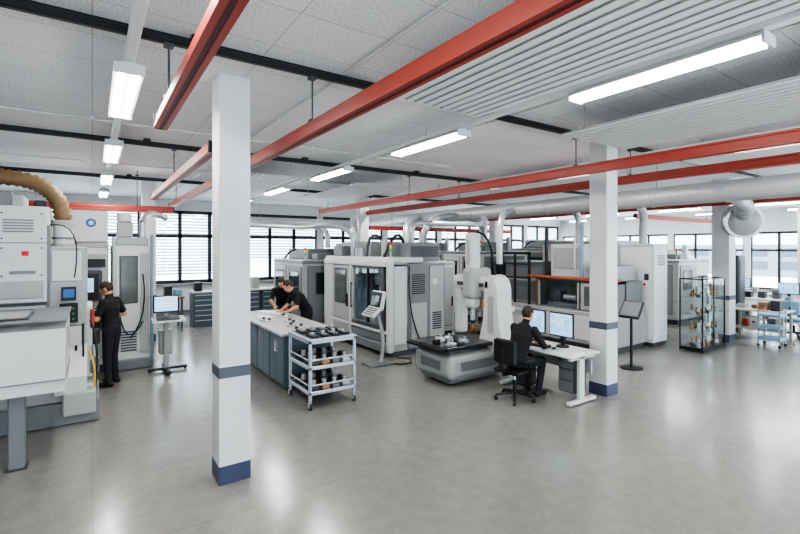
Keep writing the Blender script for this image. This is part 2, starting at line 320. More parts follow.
# ------------------------------------------------------------------ left machining centre
r=root('machining_centre','large light grey milling machine with tan extraction hose','milling machine',(-1.3,7.8,0))
P(r,'plinth',B(-2.9,.08,7.25,8.3,0,.3,MG,.02),B(-2.9,.02,7.3,8.3,.3,.48,LG,.015),B(-.32,.04,7.2,7.6,.12,.42,LG,.02))
P(r,'enclosure',B(-2.9,-.46,7.45,8.35,.45,2.84,WH,.03),B(-.5,-.06,7.5,8.35,.45,2.32,LG,.02),B(-.34,.0,7.62,8.3,.5,1.5,WH,.02),B(-2.9,-.49,7.41,7.47,1.6,2.78,WH,.012),B(-.98,-.965,7.4,7.42,1.6,2.78,DG,0),B(-2.9,-.49,7.405,7.42,2.36,2.37,DG,0),B(-.95,-.52,7.395,7.41,1.66,1.88,LG,.004),B(-2.9,-.49,7.435,7.452,1.56,1.6,DG,0),B(-.5,-.46,7.44,7.5,.5,2.6,MG))
P(r,'panel_screw',*[CY((x,7.412,z),(x,7.402,z),.012,DG,8) for x in(-.93,-.54) for z in(1.95,2.3,2.42,2.74)])
P(r,'roof_unit',B(-2.4,-.75,7.6,8.3,2.84,3.0,LG),B(-1.3,-.85,7.55,7.9,2.84,3.02,MG),B(-.62,-.5,7.5,7.7,2.84,2.92,BK))
door(r,'y',7.45,-1.9,-1.05,.55,1.5,WH,GL,(.15,.85,.5,.85)); door(r,'y',7.5,-.43,-.12,.6,1.25,WH,None,None,1); P(r,'access_panel',B(-.95,-.52,7.43,7.45,.55,1.5,LG)); P(r,'access_panel',B(-.44,-.12,7.48,7.5,1.86,2.26,WH))
vent(r,'y',7.41,-.92,-.62,2.5,2.68,5,MG)
P(r,'warning_label',B(-.74,-.67,7.4,7.412,2.2,2.26,RL,0),label='small red label'); P(r,'rating_plate',B(-.86,-.6,7.4,7.412,1.97,2.01,MG,0))
P(r,'display',B(-.34,-.18,7.45,7.5,1.6,1.78,BK,.004),B(-.32,-.2,7.44,7.452,1.64,1.75,EB,0))
P(r,'button_panel',B(-.36,-.16,7.46,7.5,1.3,1.56,BK),*[CY((-.31+.05*(k%3),7.465,1.35+.07*(k//3)),(-.31+.05*(k%3),7.44,1.35+.07*(k//3)),.012,[RL,LG,GN][k%3],8) for k in range(9)])
P(r,'grab_rail',T([(-.1,7.5,.7),(-.1,7.4,.72),(-.1,7.4,1.25),(-.1,7.5,1.27)],.012,BK,8),label='black vertical grab rail')
P(r,'chute',PR('x',[(7.5,1.0),(7.24,.62),(7.24,.4),(7.5,.4)],-.4,-.06,WH)); P(r,'machine_hose',T(arc((-.05,7.55,.9),(.02,7.4,.35),(.06,7.35,.75)),.01,YE,8),label='thin yellow hose'); P(r,'machine_hose',T(arc((-.02,7.6,1.3),(.03,7.45,.4),(.1,7.5,.9)),.014,BK,8))
P(r,'valve_block',B(-.04,.08,7.62,7.9,.55,.75,MG),B(-.02,.09,7.65,7.8,.95,1.15,BK),CY((.02,7.6,.8),(.02,7.6,.95),.03,ST,10),CY((-.0,7.6,1.2),(-.0,7.6,1.45),.025,RD,10))
P(r,'chip_bin',PR('x',[(5.98,.78),(6.02,1.44),(6.25,1.52),(7.2,1.52),(7.2,.92),(6.9,.78)],-2.2,-.24,WH),B(-2.2,-.22,5.97,7.2,1.52,1.55,MG,.01),B(-1.3,-.55,6.08,6.7,1.55,1.57,DG,.01),B(-1.27,-.58,6.11,6.67,1.565,1.58,LG,0),B(-.242,-.225,6.35,6.65,1.2,1.4,LG,0),B(-.9,-.885,5.96,6.02,.8,1.45,DG,0),B(-.245,-.232,6.08,7.1,.9,.915,DG,0),B(-2.2,-.235,5.965,6.0,.9,.91,MG,0))
P(r,'support_leg',B(-.72,-.58,6.08,6.22,0,.79,MG),B(-.74,-.56,6.06,6.24,0,.02,DG))
P(r,'filter_cylinder',CY((-.33,7.75,2.31),(-.33,7.75,2.36),.15,LG,24),CY((-.33,7.75,2.36),(-.33,7.75,2.66),.115,WH,24),CY((-.33,7.75,2.42),(-.33,7.75,2.45),.125,MG,24),CY((-.33,7.75,2.6),(-.33,7.75,2.68),.13,LG,24),label='white cylindrical filter')
hp=arc((-2.6,7.75,3.28),(-.9,7.75,3.22),(-1.7,7.75,3.3),8)+arc((-.9,7.75,3.22),(-.33,7.75,2.64),(-.33,7.75,3.2),12)[1:]
dp=[]
for i in range(len(hp)-1):
    a,b=Vector(hp[i]),Vector(hp[i+1]); n=max(2,int((b-a).length/.035))
    for k in range(n): dp.append(a+(b-a)*k/n)
P(r,'extraction_hose',T(dp,[.088+(.024 if i%2 else 0) for i in range(len(dp))],TN,20),label='tan corrugated extraction hose')
P(r,'cable_loop',T(arc((-.48,7.48,2.6),(-.2,7.48,1.9),(-.08,7.44,2.7),8),.008,BK,6))
r=root('operator_console','tall black operator console with screen and keypad','control panel',(-.08,9.5,0))
P(r,'housing',B(-.36,.14,9.42,9.62,.85,1.92,DG,.02),B(-.2,.05,9.44,9.6,0,.86,MG)); P(r,'screen',B(-.31,.09,9.4,9.42,1.42,1.86,BK,.004),B(-.24,.02,9.395,9.402,1.54,1.78,SR,0))
P(r,'keypad',PR('x',[(9.42,1.38),(9.3,1.2),(9.3,1.15),(9.42,1.15)],-.3,.12,BK),*[B(-.26+.055*i,-.22+.055*i,9.32+.03*j,9.345+.03*j,1.23+.045*j,1.25+.045*j,LG,0) for i in range(7) for j in range(3)])
def machine(name,lab,x0,x1,y0,y1,h,main=WH,sec=LG,xd=1,yd=1,tower=True,wm=GL,lampon=True,plinth=.14):
    r=root(name,lab,'machine',((x0+x1)/2,(y0+y1)/2,0)); w=x1-x0; l=y1-y0
    P(r,'plinth',B(x0+.05,x1-.05,y0+.05,y1-.05,0,plinth,DG))
    P(r,'enclosure',B(x0,x1,y0,y1,plinth,h,main,.025),B(x0-.015,x1+.015,y0-.015,y1+.015,h*.36,h*.365,MG,0),B(x0-.01,x1,y0-.01,y1,h-.1,h-.02,sec,.01))
    for k in range(xd):
        a=y0+l*(k+.08)/xd; b=y0+l*(k+.92)/xd; door(r,'x',x0,a,b,.3,h-.18,sec if k%2==0 else main,wm,(.12,.88,.42,.92),-1 if k%2 else 1)
    for k in range(yd):
        a=x0+w*(k+.08)/yd; b=x0+w*(k+.92)/yd
        if k%2==0: door(r,'y',y0,a,b,.3,h-.18,sec,wm,(.15,.85,.5,.9),1)
        else: 
            P(r,'access_panel',B(a,b,y0-.02,y0,.3,h-.2,main)); vent(r,'y',y0-.02,a+.1,b-.1,h*.55,h*.75,8)
    if tower: P(r,'roof_unit',B(x0+w*.25,x1-w*.2,y0+l*.3,y1-.1,h,h+.3,sec,.02),B(x0+w*.3,x0+w*.55,y0+l*.1,y0+l*.28,h,h+.16,MG,.02),CY((x1-w*.25,y0+l*.2,h),(x1-w*.25,y0+l*.2,h+.45),.08,ST,16)); P(r,'cable_duct',T(arc((x0+w*.1,y0+l*.8,h),(x0+w*.5,y0+l*.6,h+.12),(x0+w*.2,y0+l*.7,h+.5)),.03,BK,8))
    if lampon: lamp(r,x0+.12,y0+.12,h)
    return r
r=machine('machining_centre','white machining centre with blue round emblem and roof drum',-2.2,.25,10.0,12.2,2.4,WH,LG,1,2,False)
P(r,'roof_unit',B(-.32,.24,9.98,10.7,2.4,2.98,WH,.02),B(-1.3,-.6,10.1,11.5,2.4,2.75,LG,.02)); P(r,'emblem',CY((-.02,9.98,2.76),(-.02,9.965,2.76),.08,EB,28),CY((-.02,9.965,2.76),(-.02,9.96,2.76),.04,WH,20),label='round blue emblem')
P(r,'side_cabinet',B(-.42,.25,9.9,10.0,.3,2.2,LG,.015),B(-.2,.2,9.885,9.9,1.95,2.1,BK,0))
r=root('tool_magazine','tall white machine tower with glazed panel, cables and pipes','machine tower',(.62,10.2,0))
P(r,'tower_body',B(.3,.92,9.95,10.9,0,2.35,WH,.02),B(.28,.98,9.9,10.95,0,.2,MG,.02),B(.36,.9,9.96,10.3,2.35,2.5,LG,.02),B(.38,.64,9.96,10.2,2.5,2.8,LG,.02)); P(r,'cabinet_window',B(.42,.72,9.93,9.952,1.25,2.15,DG),B(.45,.69,9.925,9.935,1.28,2.12,GW,0)); vent(r,'y',9.95,.44,.7,.35,.75,8); P(r,'access_panel',B(.76,.9,9.93,9.952,.3,2.2,LG)); P(r,'coolant_drum',CY((.5,10.05,2.8),(.5,10.05,2.95),.12,WH,20))
P(r,'vertical_pipe',CY((.95,9.9,.15),(.95,9.9,2.55),.03,BR,10),CY((.33,9.93,.2),(.33,9.93,2.5),.03,ST,10),CY((.8,10.05,2.4),(.8,10.05,2.8),.06,ST,12)); P(r,'pipe_elbow',T(arc((.8,10.05,2.8),(1.3,10.9,2.95),(.85,10.1,3.1)),.06,ST,12))
P(r,'cable_bundle',T(arc((.4,9.9,1.2),(.8,9.9,.9),(.5,9.88,.3)),.012,BK,6)); P(r,'cable_bundle',T(arc((.8,9.92,1.8),(.6,9.9,.6),(.9,9.88,1.0)),.012,BK,6))
r=root('computer_cart','white rolling computer console with monitor and keyboard shelf','computer cart',(1.3,9.5,0))
P(r,'foot',B(1.0,1.66,9.46,9.54,.03,.07,BK),B(1.26,1.34,9.1,9.85,.03,.07,BK),*[SP((x,y,.025),.025,BK) for x,y in((1.03,9.5),(1.63,9.5),(1.3,9.13),(1.3,9.82))])
P(r,'post',B(1.26,1.34,9.47,9.55,.06,1.3,LG)); P(r,'keyboard_shelf',PR('x',[(9.5,1.02),(9.16,.97),(9.16,.95),(9.5,.98)],1.05,1.6,WH))
P(r,'keyboard',PR('x',[(9.4,1.03),(9.22,1.0),(9.22,.985),(9.4,1.01)],1.12,1.5,DG)); P(r,'monitor',B(1.08,1.5,9.4,9.44,1.1,1.42,BK),B(1.1,1.48,9.392,9.4,1.13,1.4,SR,0),B(1.25,1.35,9.44,9.48,1.2,1.3,BK))
P(r,'computer_box',B(1.2,1.42,9.55,9.78,.3,.75,LG)); r.location=(1.14,9.45,0)
# ------------------------------------------------------------------ back cabinets
def drawercab(x0,y0,m=BG,n=6,w=.62,h=.98):
    r=root('drawer_cabinet','slate blue steel drawer cabinet with full width handles','drawer cabinet',(x0+w/2,y0+.3,0),'drawer cabinets by the window wall')
    P(r,'body',B(x0,x0+w,y0,y0+.6,0,h,m)); 
    for k in range(n):
        za=.08+(h-.1)*k/n; d=P(r,'drawer',B(x0+.03,x0+w-.03,y0-.015,y0,za,za+(h-.1)/n-.015,m)); P(d,'drawer_handle',B(x0+.06,x0+w-.06,y0-.03,y0-.012,za+(h-.1)/n-.045,za+(h-.1)/n-.025,AL,0))
    return r
c0=drawercab(2.4,14.1)
for k in range(1,4): clone(c0,(2.71+.66*k,14.4,0))
solo('worktop','pale worktop lying on slate drawer cabinets','worktop',B(2.38,5.06,14.05,14.75,.98,1.02,LG))
r=root('workbench','wooden topped workbench with blue grey legs near windows','workbench',(1.6,14.6,0))
P(r,'worktop',B(.3,2.2,14.2,15,.85,.9,WD))
for x in(.35,2.1):
    for y in(14.25,14.9): P(r,'leg',B(x,x+.06,y,y+.06,0,.85,BG))
for k,(x,m,s) in enumerate([(.6,OR,.2),(.95,RL,.15),(1.3,OR,.22),(1.7,BK,.3),(1.96,LB,.2),(2.5,BK,.25),(3.3,DG,.3),(4.2,LG,.35)]): 
    z=.9 if x<2.2 else 1.02; solo('storage_bin','small plastic parts bin on the workbench','storage bin',B(x,x+.2,14.4,14.7,z,z+s,m),B(x+.02,x+.18,14.42,14.68,z+s-.01,z+s+.004,DG,0),group='bins near the windows')
# ------------------------------------------------------------------ counter
for k in range(4):
    y0=6.95+.7*k; r=root('counter_cabinet','slate grey double door steel counter cabinet with chrome handles','cabinet',(2.98,y0+.35,0),'counter cabinets')
    P(r,'body',B(2.53,3.38,y0+.003,y0+.697,.08,.9,BG)); P(r,'kick_plate',B(2.58,3.33,y0+.01,y0+.69,0,.08,DG))
    for j in range(2):
        d=P(r,'cabinet_door',B(2.512,2.53,y0+.02+.335*j,y0+.345+.335*j,.1,.88,BG)); ya=y0+(.31 if j==0 else .37); P(d,'door_handle',B(2.49,2.512,ya,ya+.015,.6,.78,CH,0))
    if k==0: P(r,'end_panel',B(2.56,3.35,y0-.012,y0+.003,.1,.88,BG))
r=root('counter_worktop','light grey laminate worktop over the slate cabinets','worktop',(2.98,8.35,.9)); P(r,'top_board',B(2.47,3.42,6.9,9.8,.9,.94,LG)); P(r,'edge_strip',B(2.462,2.47,6.9,9.8,.9,.94,AL,0))
random.seed(3)
for k in range(12):
    x=2.65+random.random()*.55; y=7.1+.22*k
    if k>7: solo('paper_sheet','white paper drawing lying on the counter','paper',RT((x,y,.94),'Z',random.random()*60,B(x-.105,x+.105,y-.15,y+.15,.9405,.943+.002*k,PA,0)))
    else: solo('machined_part','small machined steel workpiece lying on the counter','machined part',B(x-.08,x+.08,y-.05,y+.05,.94,.97,ST),CY((x,y,.97),(x,y,1.01),.03,DG,12),group='steel workpieces')
# ------------------------------------------------------------------ trolley
r=root('shelf_trolley','bluish aluminium profile trolley with three shelves on castors','trolley',(2.93,6.35,0))
X0,X1,Y0,Y1=2.53,3.28,5.98,6.8
for x in(X0,X1-.045):
    for y in(Y0,Y1-.045):
        P(r,'post',B(x,x+.045,y,y+.045,.12,1.0,AB)); c=P(r,'castor',B(x+.005,x+.035,y+.005,y+.035,.09,.125,ST),B(x-.002,x+.006,y,y+.05,.03,.1,ST),B(x+.034,x+.042,y,y+.05,.03,.1,ST)); P(c,'wheel',CY((x+.007,y+.02,.045),(x+.033,y+.02,.045),.045,BK,16))
for z in(.2,.56,.93):
    P(r,'shelf',B(X0,X1,Y0,Y0+.035,z,z+.05,AB),B(X0,X1,Y1-.035,Y1,z,z+.05,AB),B(X0,X0+.035,Y0,Y1,z,z+.05,AB),B(X1-.035,X1,Y0,Y1,z,z+.05,AB),B(X0+.03,X1-.03,Y0+.03,Y1-.03,z+.012,z+.03,MG,0),B(X0,X1,Y0,Y0+.02,z+.13,z+.15,AB) if z<.9 else B(X0-.01,X1+.01,Y0-.01,Y1+.01,z+.05,z+.07,AB),B(X0,X0+.02,Y0,Y1,z+.13,z+.15,AB) if z<.9 else B(X0+.04,X1-.04,Y0+.04,Y1-.04,z+.07,z+.073,DG,0))
for j,z in enumerate([.23,.59,1.003]):
    for k in range(8):
        x=X0+.13+.165*(k%4); y=Y0+.2+.38*(k//4)
        if j==2: solo('machined_part','dark machined fixture block standing on the trolley','machined part',B(x-.055,x+.055,y-.13,y+.13,z,z+.035,BK),CY((x,y,z+.035),(x,y,z+.06+.012*(k%3)),.03,ST,12),group='parts on the trolley')
        else: solo('machined_part','steel tooling block lying on trolley shelf','machined part',B(x-.065,x+.065,y-.13,y+.13,z,z+.07,[DG,WD,MG,ST][k%4]),CY((x,y-.04,z+.07),(x,y-.04,z+.15),.035,ST,12),B(x-.045,x+.045,y+.03,y+.1,z+.07,z+.13,BK),group='parts on the trolley')
# ------------------------------------------------------------------ centre machining centre (hollow work area behind clear door)
r=root('machining_centre','grey enclosed five axis milling machine with sliding glass door','milling machine',(5.9,9.4,0))
P(r,'plinth',B(5.2,6.55,7.96,11,0,.12,DG))
P(r,'enclosure',B(5.7,6.62,7.93,11.0,.1,2.0,LG,.03),B(5.14,5.75,9.5,11.0,.1,2.0,LG,.02),B(5.14,5.75,7.93,9.52,.1,.6,LG,.01),B(5.14,5.75,7.93,9.52,1.9,2.0,LG,.01),B(5.14,5.75,7.93,8.0,.55,1.95,WH,.005),B(5.6,6.64,7.9,8.3,.12,1.98,MG,.02),B(5.12,6.0,7.88,11.02,1.98,2.1,WH,.02),B(5.08,5.22,7.86,7.98,.1,2.06,WH,.02),B(5.08,5.2,9.53,9.63,.1,2.02,WH,.01),B(5.08,5.2,10.5,11.03,.1,2.03,WH,.02),B(5.06,5.15,7.9,11.0,1.9,2.0,WH,.01),B(5.07,5.15,7.9,11,.48,.54,WH,.01))
P(r,'work_chamber',B(5.67,5.7,8.0,9.5,.6,1.9,GB,0),B(5.25,5.67,8.0,8.02,.6,1.9,BR,0),B(5.25,5.67,8.02,9.5,.6,.64,MG,0),B(5.25,5.67,9.48,9.5,.6,1.9,BR,0),CY((5.45,8.75,.64),(5.45,8.75,.85),.22,ST,24),CY((5.45,8.75,.85),(5.45,8.75,.98),.1,AL,20),B(5.36,5.62,8.62,8.9,1.45,1.9,BR,.03),CY((5.48,8.76,1.3),(5.48,8.76,1.46),.07,ST,18),CY((5.48,8.76,1.14),(5.48,8.76,1.3),.02,CH,12),T(arc((5.6,8.2,1.85),(5.5,8.6,1.35),(5.5,8.2,1.4)),.015,BR,8),label='bluish machining interior with rotary table and spindle')
d=P(r,'sliding_door',B(5.07,5.13,8.05,8.15,.55,1.9,DG),B(5.07,5.13,9.38,9.5,.55,1.9,LG),B(5.07,5.13,8.1,9.45,.55,.64,DG),B(5.07,5.13,8.1,9.45,1.84,1.9,DG),B(5.07,5.13,8.72,8.77,.6,1.86,BK)); P(d,'door_window',B(5.098,5.104,8.14,9.4,.62,1.86,CG,0),label='large clear glass'); P(d,'door_handle',CY((5.03,9.43,.9),(5.03,9.43,1.5),.014,BK,8),B(5.03,5.07,9.42,9.44,.92,.95,BK),B(5.03,5.07,9.42,9.44,1.45,1.48,BK))
d=P(r,'sliding_door',B(5.08,5.14,9.65,10.48,.25,1.88,LG)); P(d,'door_window',B(5.07,5.08,9.74,10.38,.95,1.8,DG,.004),B(5.064,5.072,9.78,10.34,.99,1.76,GW,0),label='tinted window pane'); P(d,'door_handle',B(5.04,5.08,9.68,9.71,.9,1.2,BK))
P(r,'skirt',B(5.04,5.16,7.95,10.9,.1,.28,MG)); P(r,'access_panel',B(5.1,5.14,8.05,9.5,.3,.46,MG),label='lower front panel')
vent(r,'y',7.9,5.7,6.05,1.3,1.75,10,BK); P(r,'access_panel',B(5.68,6.1,7.88,7.9,.25,1.1,LG)); P(r,'access_panel',B(6.18,6.58,7.88,7.9,.25,1.9,LG)); P(r,'rating_plate',B(6.25,6.38,7.87,7.88,1.5,1.62,WH,0)); P(r,'access_panel',B(5.25,5.56,7.91,7.93,.25,1.9,WH)); vent(r,'y',7.88,6.25,6.5,.5,.9,8,BK); P(r,'side_hose',T(arc((5.62,7.88,1.9),(5.9,7.86,.3),(5.5,7.8,.9)),.014,BK,6))
P(r,'roof_unit',B(5.5,6.4,9.3,10.9,2.08,2.45,LG,.02),B(5.7,6.55,8.0,9.1,1.98,2.42,MG,.02),B(5.75,6.5,7.985,8.0,2.1,2.34,DG,0),B(5.25,5.55,10.3,10.8,2.1,2.35,MG,.02),CY((5.5,8.7,2.1),(5.5,8.7,2.5),.07,ST,14),CY((5.4,9.6,2.1),(5.4,9.6,2.3),.14,ST,18))
P(r,'roof_hose',T(arc((5.3,8.4,2.1),(6.1,8.8,2.42),(5.6,8.3,2.9)),.035,BK,8)); P(r,'roof_hose',T(arc((5.25,9.1,2.1),(6.0,9.5,2.45),(5.4,9.2,2.9)),.035,DG,8))
lamp(r,5.25,8.05,2.1)
r=root('control_pedestal','white tilted operator terminal with screen and keypad on pedestal','control pedestal',(4.62,7.6,0))
P(r,'foot',B(4.4,4.95,7.42,7.78,0,.035,MG),T(arc((4.72,7.6,.03),(4.66,7.6,.95),(4.85,7.6,.5)),.035,LG,10))
c=(4.62,7.6,1.1)
P(r,'terminal',RT(c,'Y',12,B(4.58,4.66,7.38,7.82,1.08,1.46,WH,.02)),RT(c,'Y',50,B(4.56,4.62,7.38,7.82,.86,1.12,WH,.015)))
P(r,'screen',RT(c,'Y',12,B(4.57,4.58,7.42,7.78,1.13,1.43,BK,0),B(4.565,4.572,7.46,7.74,1.17,1.39,GB,0),B(4.562,4.567,7.48,7.62,1.24,1.36,LG,0)))
P(r,'keypad',RT(c,'Y',50,*[B(4.55,4.56,7.42+.045*i,7.45+.045*i,.89+.05*j,.92+.05*j,DG,0) for i in range(8) for j in range(4)])); P(r,'floor_cable',T([(4.95,7.6,.012),(5.0,7.35,.012),(5.25,7.3,.012),(5.45,7.6,.012),(5.25,7.8,.012)],.012,BK,6)); r.location.z=-.0
machine('machining_centre','grey machining centre with dark door behind the counter',4.6,6.3,11.3,13.6,1.98,LG,MG,2,1,True)
machine('machining_centre','grey enclosed machining centre near the window wall',7.7,9.0,10.9,12.8,2.1,LG,MG,1,2)
machine('electrical_cabinet','light grey electrical cabinet with ventilation slots',6.95,7.9,9.0,10.2,1.95,WH,LG,1,1,False,None,False)
machine('machining_centre','white machining centre by the window wall',10,12,13.2,15.2,2.2,WH,LG,1,2); machine('machining_centre','white machining centre by the window wall',13.4,16,10,12,2.3,WH,LG,1,2); machine('machining_centre','white machining centre by the window wall',10.0,12.2,10.2,12,2.2,WH,MG,2,1)
# ------------------------------------------------------------------ coordinate measuring machine
r=root('coordinate_measuring_machine','light grey bridge measuring machine with tall column and dark granite table','measuring machine',(5.4,6.1,0))
P(r,'base',B(4.78,6.14,5.56,6.58,.12,.54,LG,.12),B(4.86,6.04,5.66,6.48,.03,.26,MG,.07),B(5.0,5.9,5.552,5.565,.26,.42,MG,.004),B(4.772,4.785,5.8,6.35,.26,.42,MG,.004))
for x in(5.1,5.8):
    for y in(5.85,6.32): P(r,'foot',CY((x,y,0),(x,y,.06),.05,BK,12))
P(r,'granite_table',B(4.74,5.97,5.58,6.58,.61,.67,GR,.008),B(4.9,5.85,5.7,6.46,.5,.61,MG)); P(r,'table_cover',PR('y',[(4.6,.62),(4.6,.65),(4.74,.665),(4.74,.615)],5.62,6.54,BK))
def bez(a,b,c,n=8): return [(a[0]*(1-t)**2+2*b[0]*t*(1-t)+c[0]*t*t,a[1]*(1-t)**2+2*b[1]*t*(1-t)+c[1]*t*t) for t in [k/n for k in range(n+1)]]
P(r,'bridge_leg',PR('x',bez((5.3,.5),(5.46,.95),(5.48,1.35))+bez((5.48,1.55),(5.5,1.82),(5.74,1.82))+bez((5.8,1.5),(5.76,1.0),(5.98,.5)),5.76,6.12,WH),B(5.755,5.765,5.56,5.7,.8,1.45,LG,0),label='broad curved white bridge support'); P(r,'bridge_leg',B(5.78,6.0,6.44,6.62,.67,1.6,WH,.06),label='white bridge leg')
P(r,'bridge_beam',B(5.76,6.1,5.6,6.68,1.5,1.8,WH,.1),B(5.752,5.764,5.8,6.5,1.6,1.67,DG,0)); P(r,'carriage',B(5.6,6.12,5.92,6.22,1.36,1.95,LG,.09)); P(r,'quill',B(5.64,5.86,5.96,6.18,1.2,2.58,WH,.06),B(5.71,5.79,6.03,6.11,.98,1.25,AL),B(5.635,5.643,6.03,6.11,2.0,2.45,LG,0))
P(r,'probe_head',CY((5.75,6.07,.92),(5.75,6.07,1.0),.035,BK,14),CY((5.75,6.07,.8),(5.75,6.07,.92),.006,CH,8),SP((5.75,6.07,.8),.01,RL)); P(r,'cable_chain',T(arc((5.95,5.7,1.8),(5.8,6.1,2.57),(5.8,5.65,2.7)),.02,BK,8))
for i in range(8):
    x=4.86+.14*(i%4); y=5.72+.3*(i//4)+.05*(i%2); solo('workpiece','small workpiece fixed on the granite table','workpiece',B(x-.05,x+.05,y-.06,y+.06,.67,.7+.01*i,[MG,AL,DG,ST,BK,WH,AL,DG][i]),CY((x,y,.7+.01*i),(x,y,.75+.01*i),.02,ST,12),group='workpieces on the measuring table')
# ------------------------------------------------------------------ desk
r=root('computer_desk','white computer desk on metal frame beside the column','desk',(5.98,4.65,0))
P(r,'desk_top',B(5.62,6.34,3.92,5.4,.71,.74,WH))
for y in(4.0,5.3): P(r,'leg',B(5.9,6.02,y-.03,y+.03,.06,.71,WH),B(5.66,6.3,y-.04,y+.04,.02,.07,WH),B(5.68,6.28,y-.03,y+.03,.66,.71,WH))
P(r,'crossbar',B(6.22,6.26,4.0,5.3,.4,.6,LG)); P(r,'drawer_unit',B(5.92,6.22,4.08,4.36,.12,.66,DG),*[B(5.91,5.92,4.1,4.34,.14+.17*k,.29+.17*k,MG,0) for k in range(3)])
for k,(y0,y1) in enumerate(((4.22,4.66),(4.74,5.2))):
    ym=(y0+y1)/2; m=root('monitor','flat computer monitor with bright blue display on the desk','monitor',(6.13,ym,.74),'desk monitors')
    P(m,'screen_housing',B(6.1,6.13,y0,y1,.9,1.28,BK)); P(m,'display',B(6.093,6.1,y0+.02,y1-.02,.92,1.26,SR,0)); P(m,'stand',B(6.13,6.17,ym-.04,ym+.04,.78,1.1,BK),CY((6.14,ym,.74),(6.14,ym,.76),.1,BK,20),B(6.12,6.16,ym-.02,ym+.02,.75,.95,BK))
solo('keyboard','black keyboard on the white desk','keyboard',PR('y',[(5.8,.74),(5.94,.74),(5.94,.765),(5.8,.75)],4.5,4.92,BK),*[B(5.815+.03*i,5.838+.03*i,4.52+.026*j,4.54+.026*j,.75+.004*i,.762+.004*i,DG,0) for i in range(4) for j in range(15)])
solo('computer_mouse','small black computer mouse beside keyboard','mouse',SP((5.87,4.4,.757),(.05,.03,.018),BK))
solo('document_tray','stack of papers on the desk end','papers',B(5.75,6.0,3.96,4.16,.74,.76,PA),RT((5.87,4.06,.76),'Z',8,B(5.77,5.97,3.97,4.14,.76,.765,WH,0)))
r=root('computer_tower','black computer tower standing under the desk','computer',(6.05,4.75,0)); P(r,'case',B(5.92,6.2,5.0,5.2,0.0,.45,BK)); P(r,'front_panel',B(5.91,5.92,5.01,5.19,.02,.43,DG,0))
def office_chair(loc,rz,m=BK,lab='black fabric office chair with five star base'):
    r=root('office_chair',lab,'chair',(0,0,0))
    for k in range(5):
        a=2*math.pi*k/5+.3; cx,cy=.29*math.cos(a),.29*math.sin(a)
        P(r,'base_arm',T([(0,0,.12),(cx*.5,cy*.5,.105),(cx,cy,.075)],[.028,.022,.016],BK,8)); P(r,'castor',CY((cx-.02*math.sin(a),cy+.02*math.cos(a),.03),(cx+.02*math.sin(a),cy-.02*math.cos(a),.03),.03,BK,12),CY((cx,cy,.03),(cx,cy,.08),.01,BK,8))
    P(r,'gas_post',CY((0,0,.1),(0,0,.3),.03,BK,12),CY((0,0,.3),(0,0,.42),.018,CH,12)); P(r,'seat',B(-.24,.24,-.22,.25,.42,.49,m,.03),B(-.12,.12,-.12,.12,.39,.43,BK))
    P(r,'back_support',T([(0,-.1,.41),(0,-.27,.41),(0,-.31,.6),(0,-.3,.8)],.018,BK,8)); P(r,'backrest',PR('z',[(-.2,-.22),(-.18,-.27),(0,-.3),(.18,-.27),(.2,-.22),(.18,-.235),(0,-.26),(-.18,-.235)],.6,.93,m),B(-.16,.16,-.275,-.235,.58,.95,m,.018))
    for s in(-1,1): P(r,'armrest',T([(s*.2,0,.43),(s*.28,0,.45),(s*.28,-.02,.62)],.014,BK,8),B(s*.28-.03,s*.28+.03,-.13,.1,.62,.645,BK,.012))
    r.location=loc; r.rotation_euler=(0,0,rz); return r
office_chair((5.3,4.68,0),-math.pi/2+.1)
# ------------------------------------------------------------------ right side machines
r=root('grinding_machine','low grey machine with dark bay and long orange rail','grinding machine',(9.9,7.3,0))
P(r,'bed',B(9.25,10.55,5.45,9.2,0,.15,DG),B(9.2,10.58,5.4,9.25,.12,.85,LG,.03),*[B(9.18,9.2,5.5+.92*k,6.36+.92*k,.22,.75,WH) for k in range(4)])
P(r,'work_bay',B(9.75,10.5,5.45,7.5,.85,1.54,MG,.01),B(9.3,9.8,5.45,5.49,.85,1.54,MG,0),B(9.3,9.8,7.46,7.5,.85,1.54,DG,0),B(9.3,9.8,5.45,7.5,1.5,1.54,DG,0),B(9.4,9.74,6.35,7.25,.85,.97,MG),B(9.45,9.7,6.9,7.15,.97,1.25,DG),CY((9.55,6.5,1.1),(9.55,6.85,1.1),.07,ST,16),B(9.4,9.74,5.6,6.1,.85,1.2,LG),label='dark machining bay interior')
P(r,'sliding_door',B(9.3,9.34,5.5,6.25,.88,1.5,LG),B(9.29,9.302,5.6,6.15,.98,1.42,GW,0)); P(r,'sliding_door',B(9.3,9.34,6.3,6.34,.88,1.5,LG),B(9.3,9.34,7.4,7.44,.88,1.5,LG),B(9.315,9.32,6.34,7.4,.88,1.5,CG,0))
P(r,'bay_frame',B(9.26,9.34,5.42,5.48,.85,1.56,BO),B(9.26,9.34,7.44,7.5,.85,1.56,BO),B(9.26,9.34,5.42,7.5,.845,.875,MG),label='brown frame around the bay'); P(r,'guide_beam',B(9.22,9.36,5.3,7.7,1.57,1.62,OR,.01),label='long orange horizontal rail')
P(r,'rear_enclosure',B(9.5,10.5,7.55,9.2,.85,1.5,LG,.02),B(9.48,9.5,7.65,8.35,.92,1.44,MG),B(9.48,9.5,8.42,9.1,.92,1.44,MG))
P(r,'portal_frame',B(9.3,9.36,7.72,7.78,.85,2.2,BK),B(9.3,9.36,9.04,9.1,.85,2.2,BK),B(9.3,9.36,7.72,9.1,2.13,2.2,BK),B(9.3,9.34,7.72,9.1,1.87,1.9,BK),B(9.3,9.34,7.72,9.1,1.5,1.54,BK),B(9.3,9.36,8.2,8.25,.85,2.2,BK),B(9.3,9.36,8.65,8.7,.85,2.2,BK))
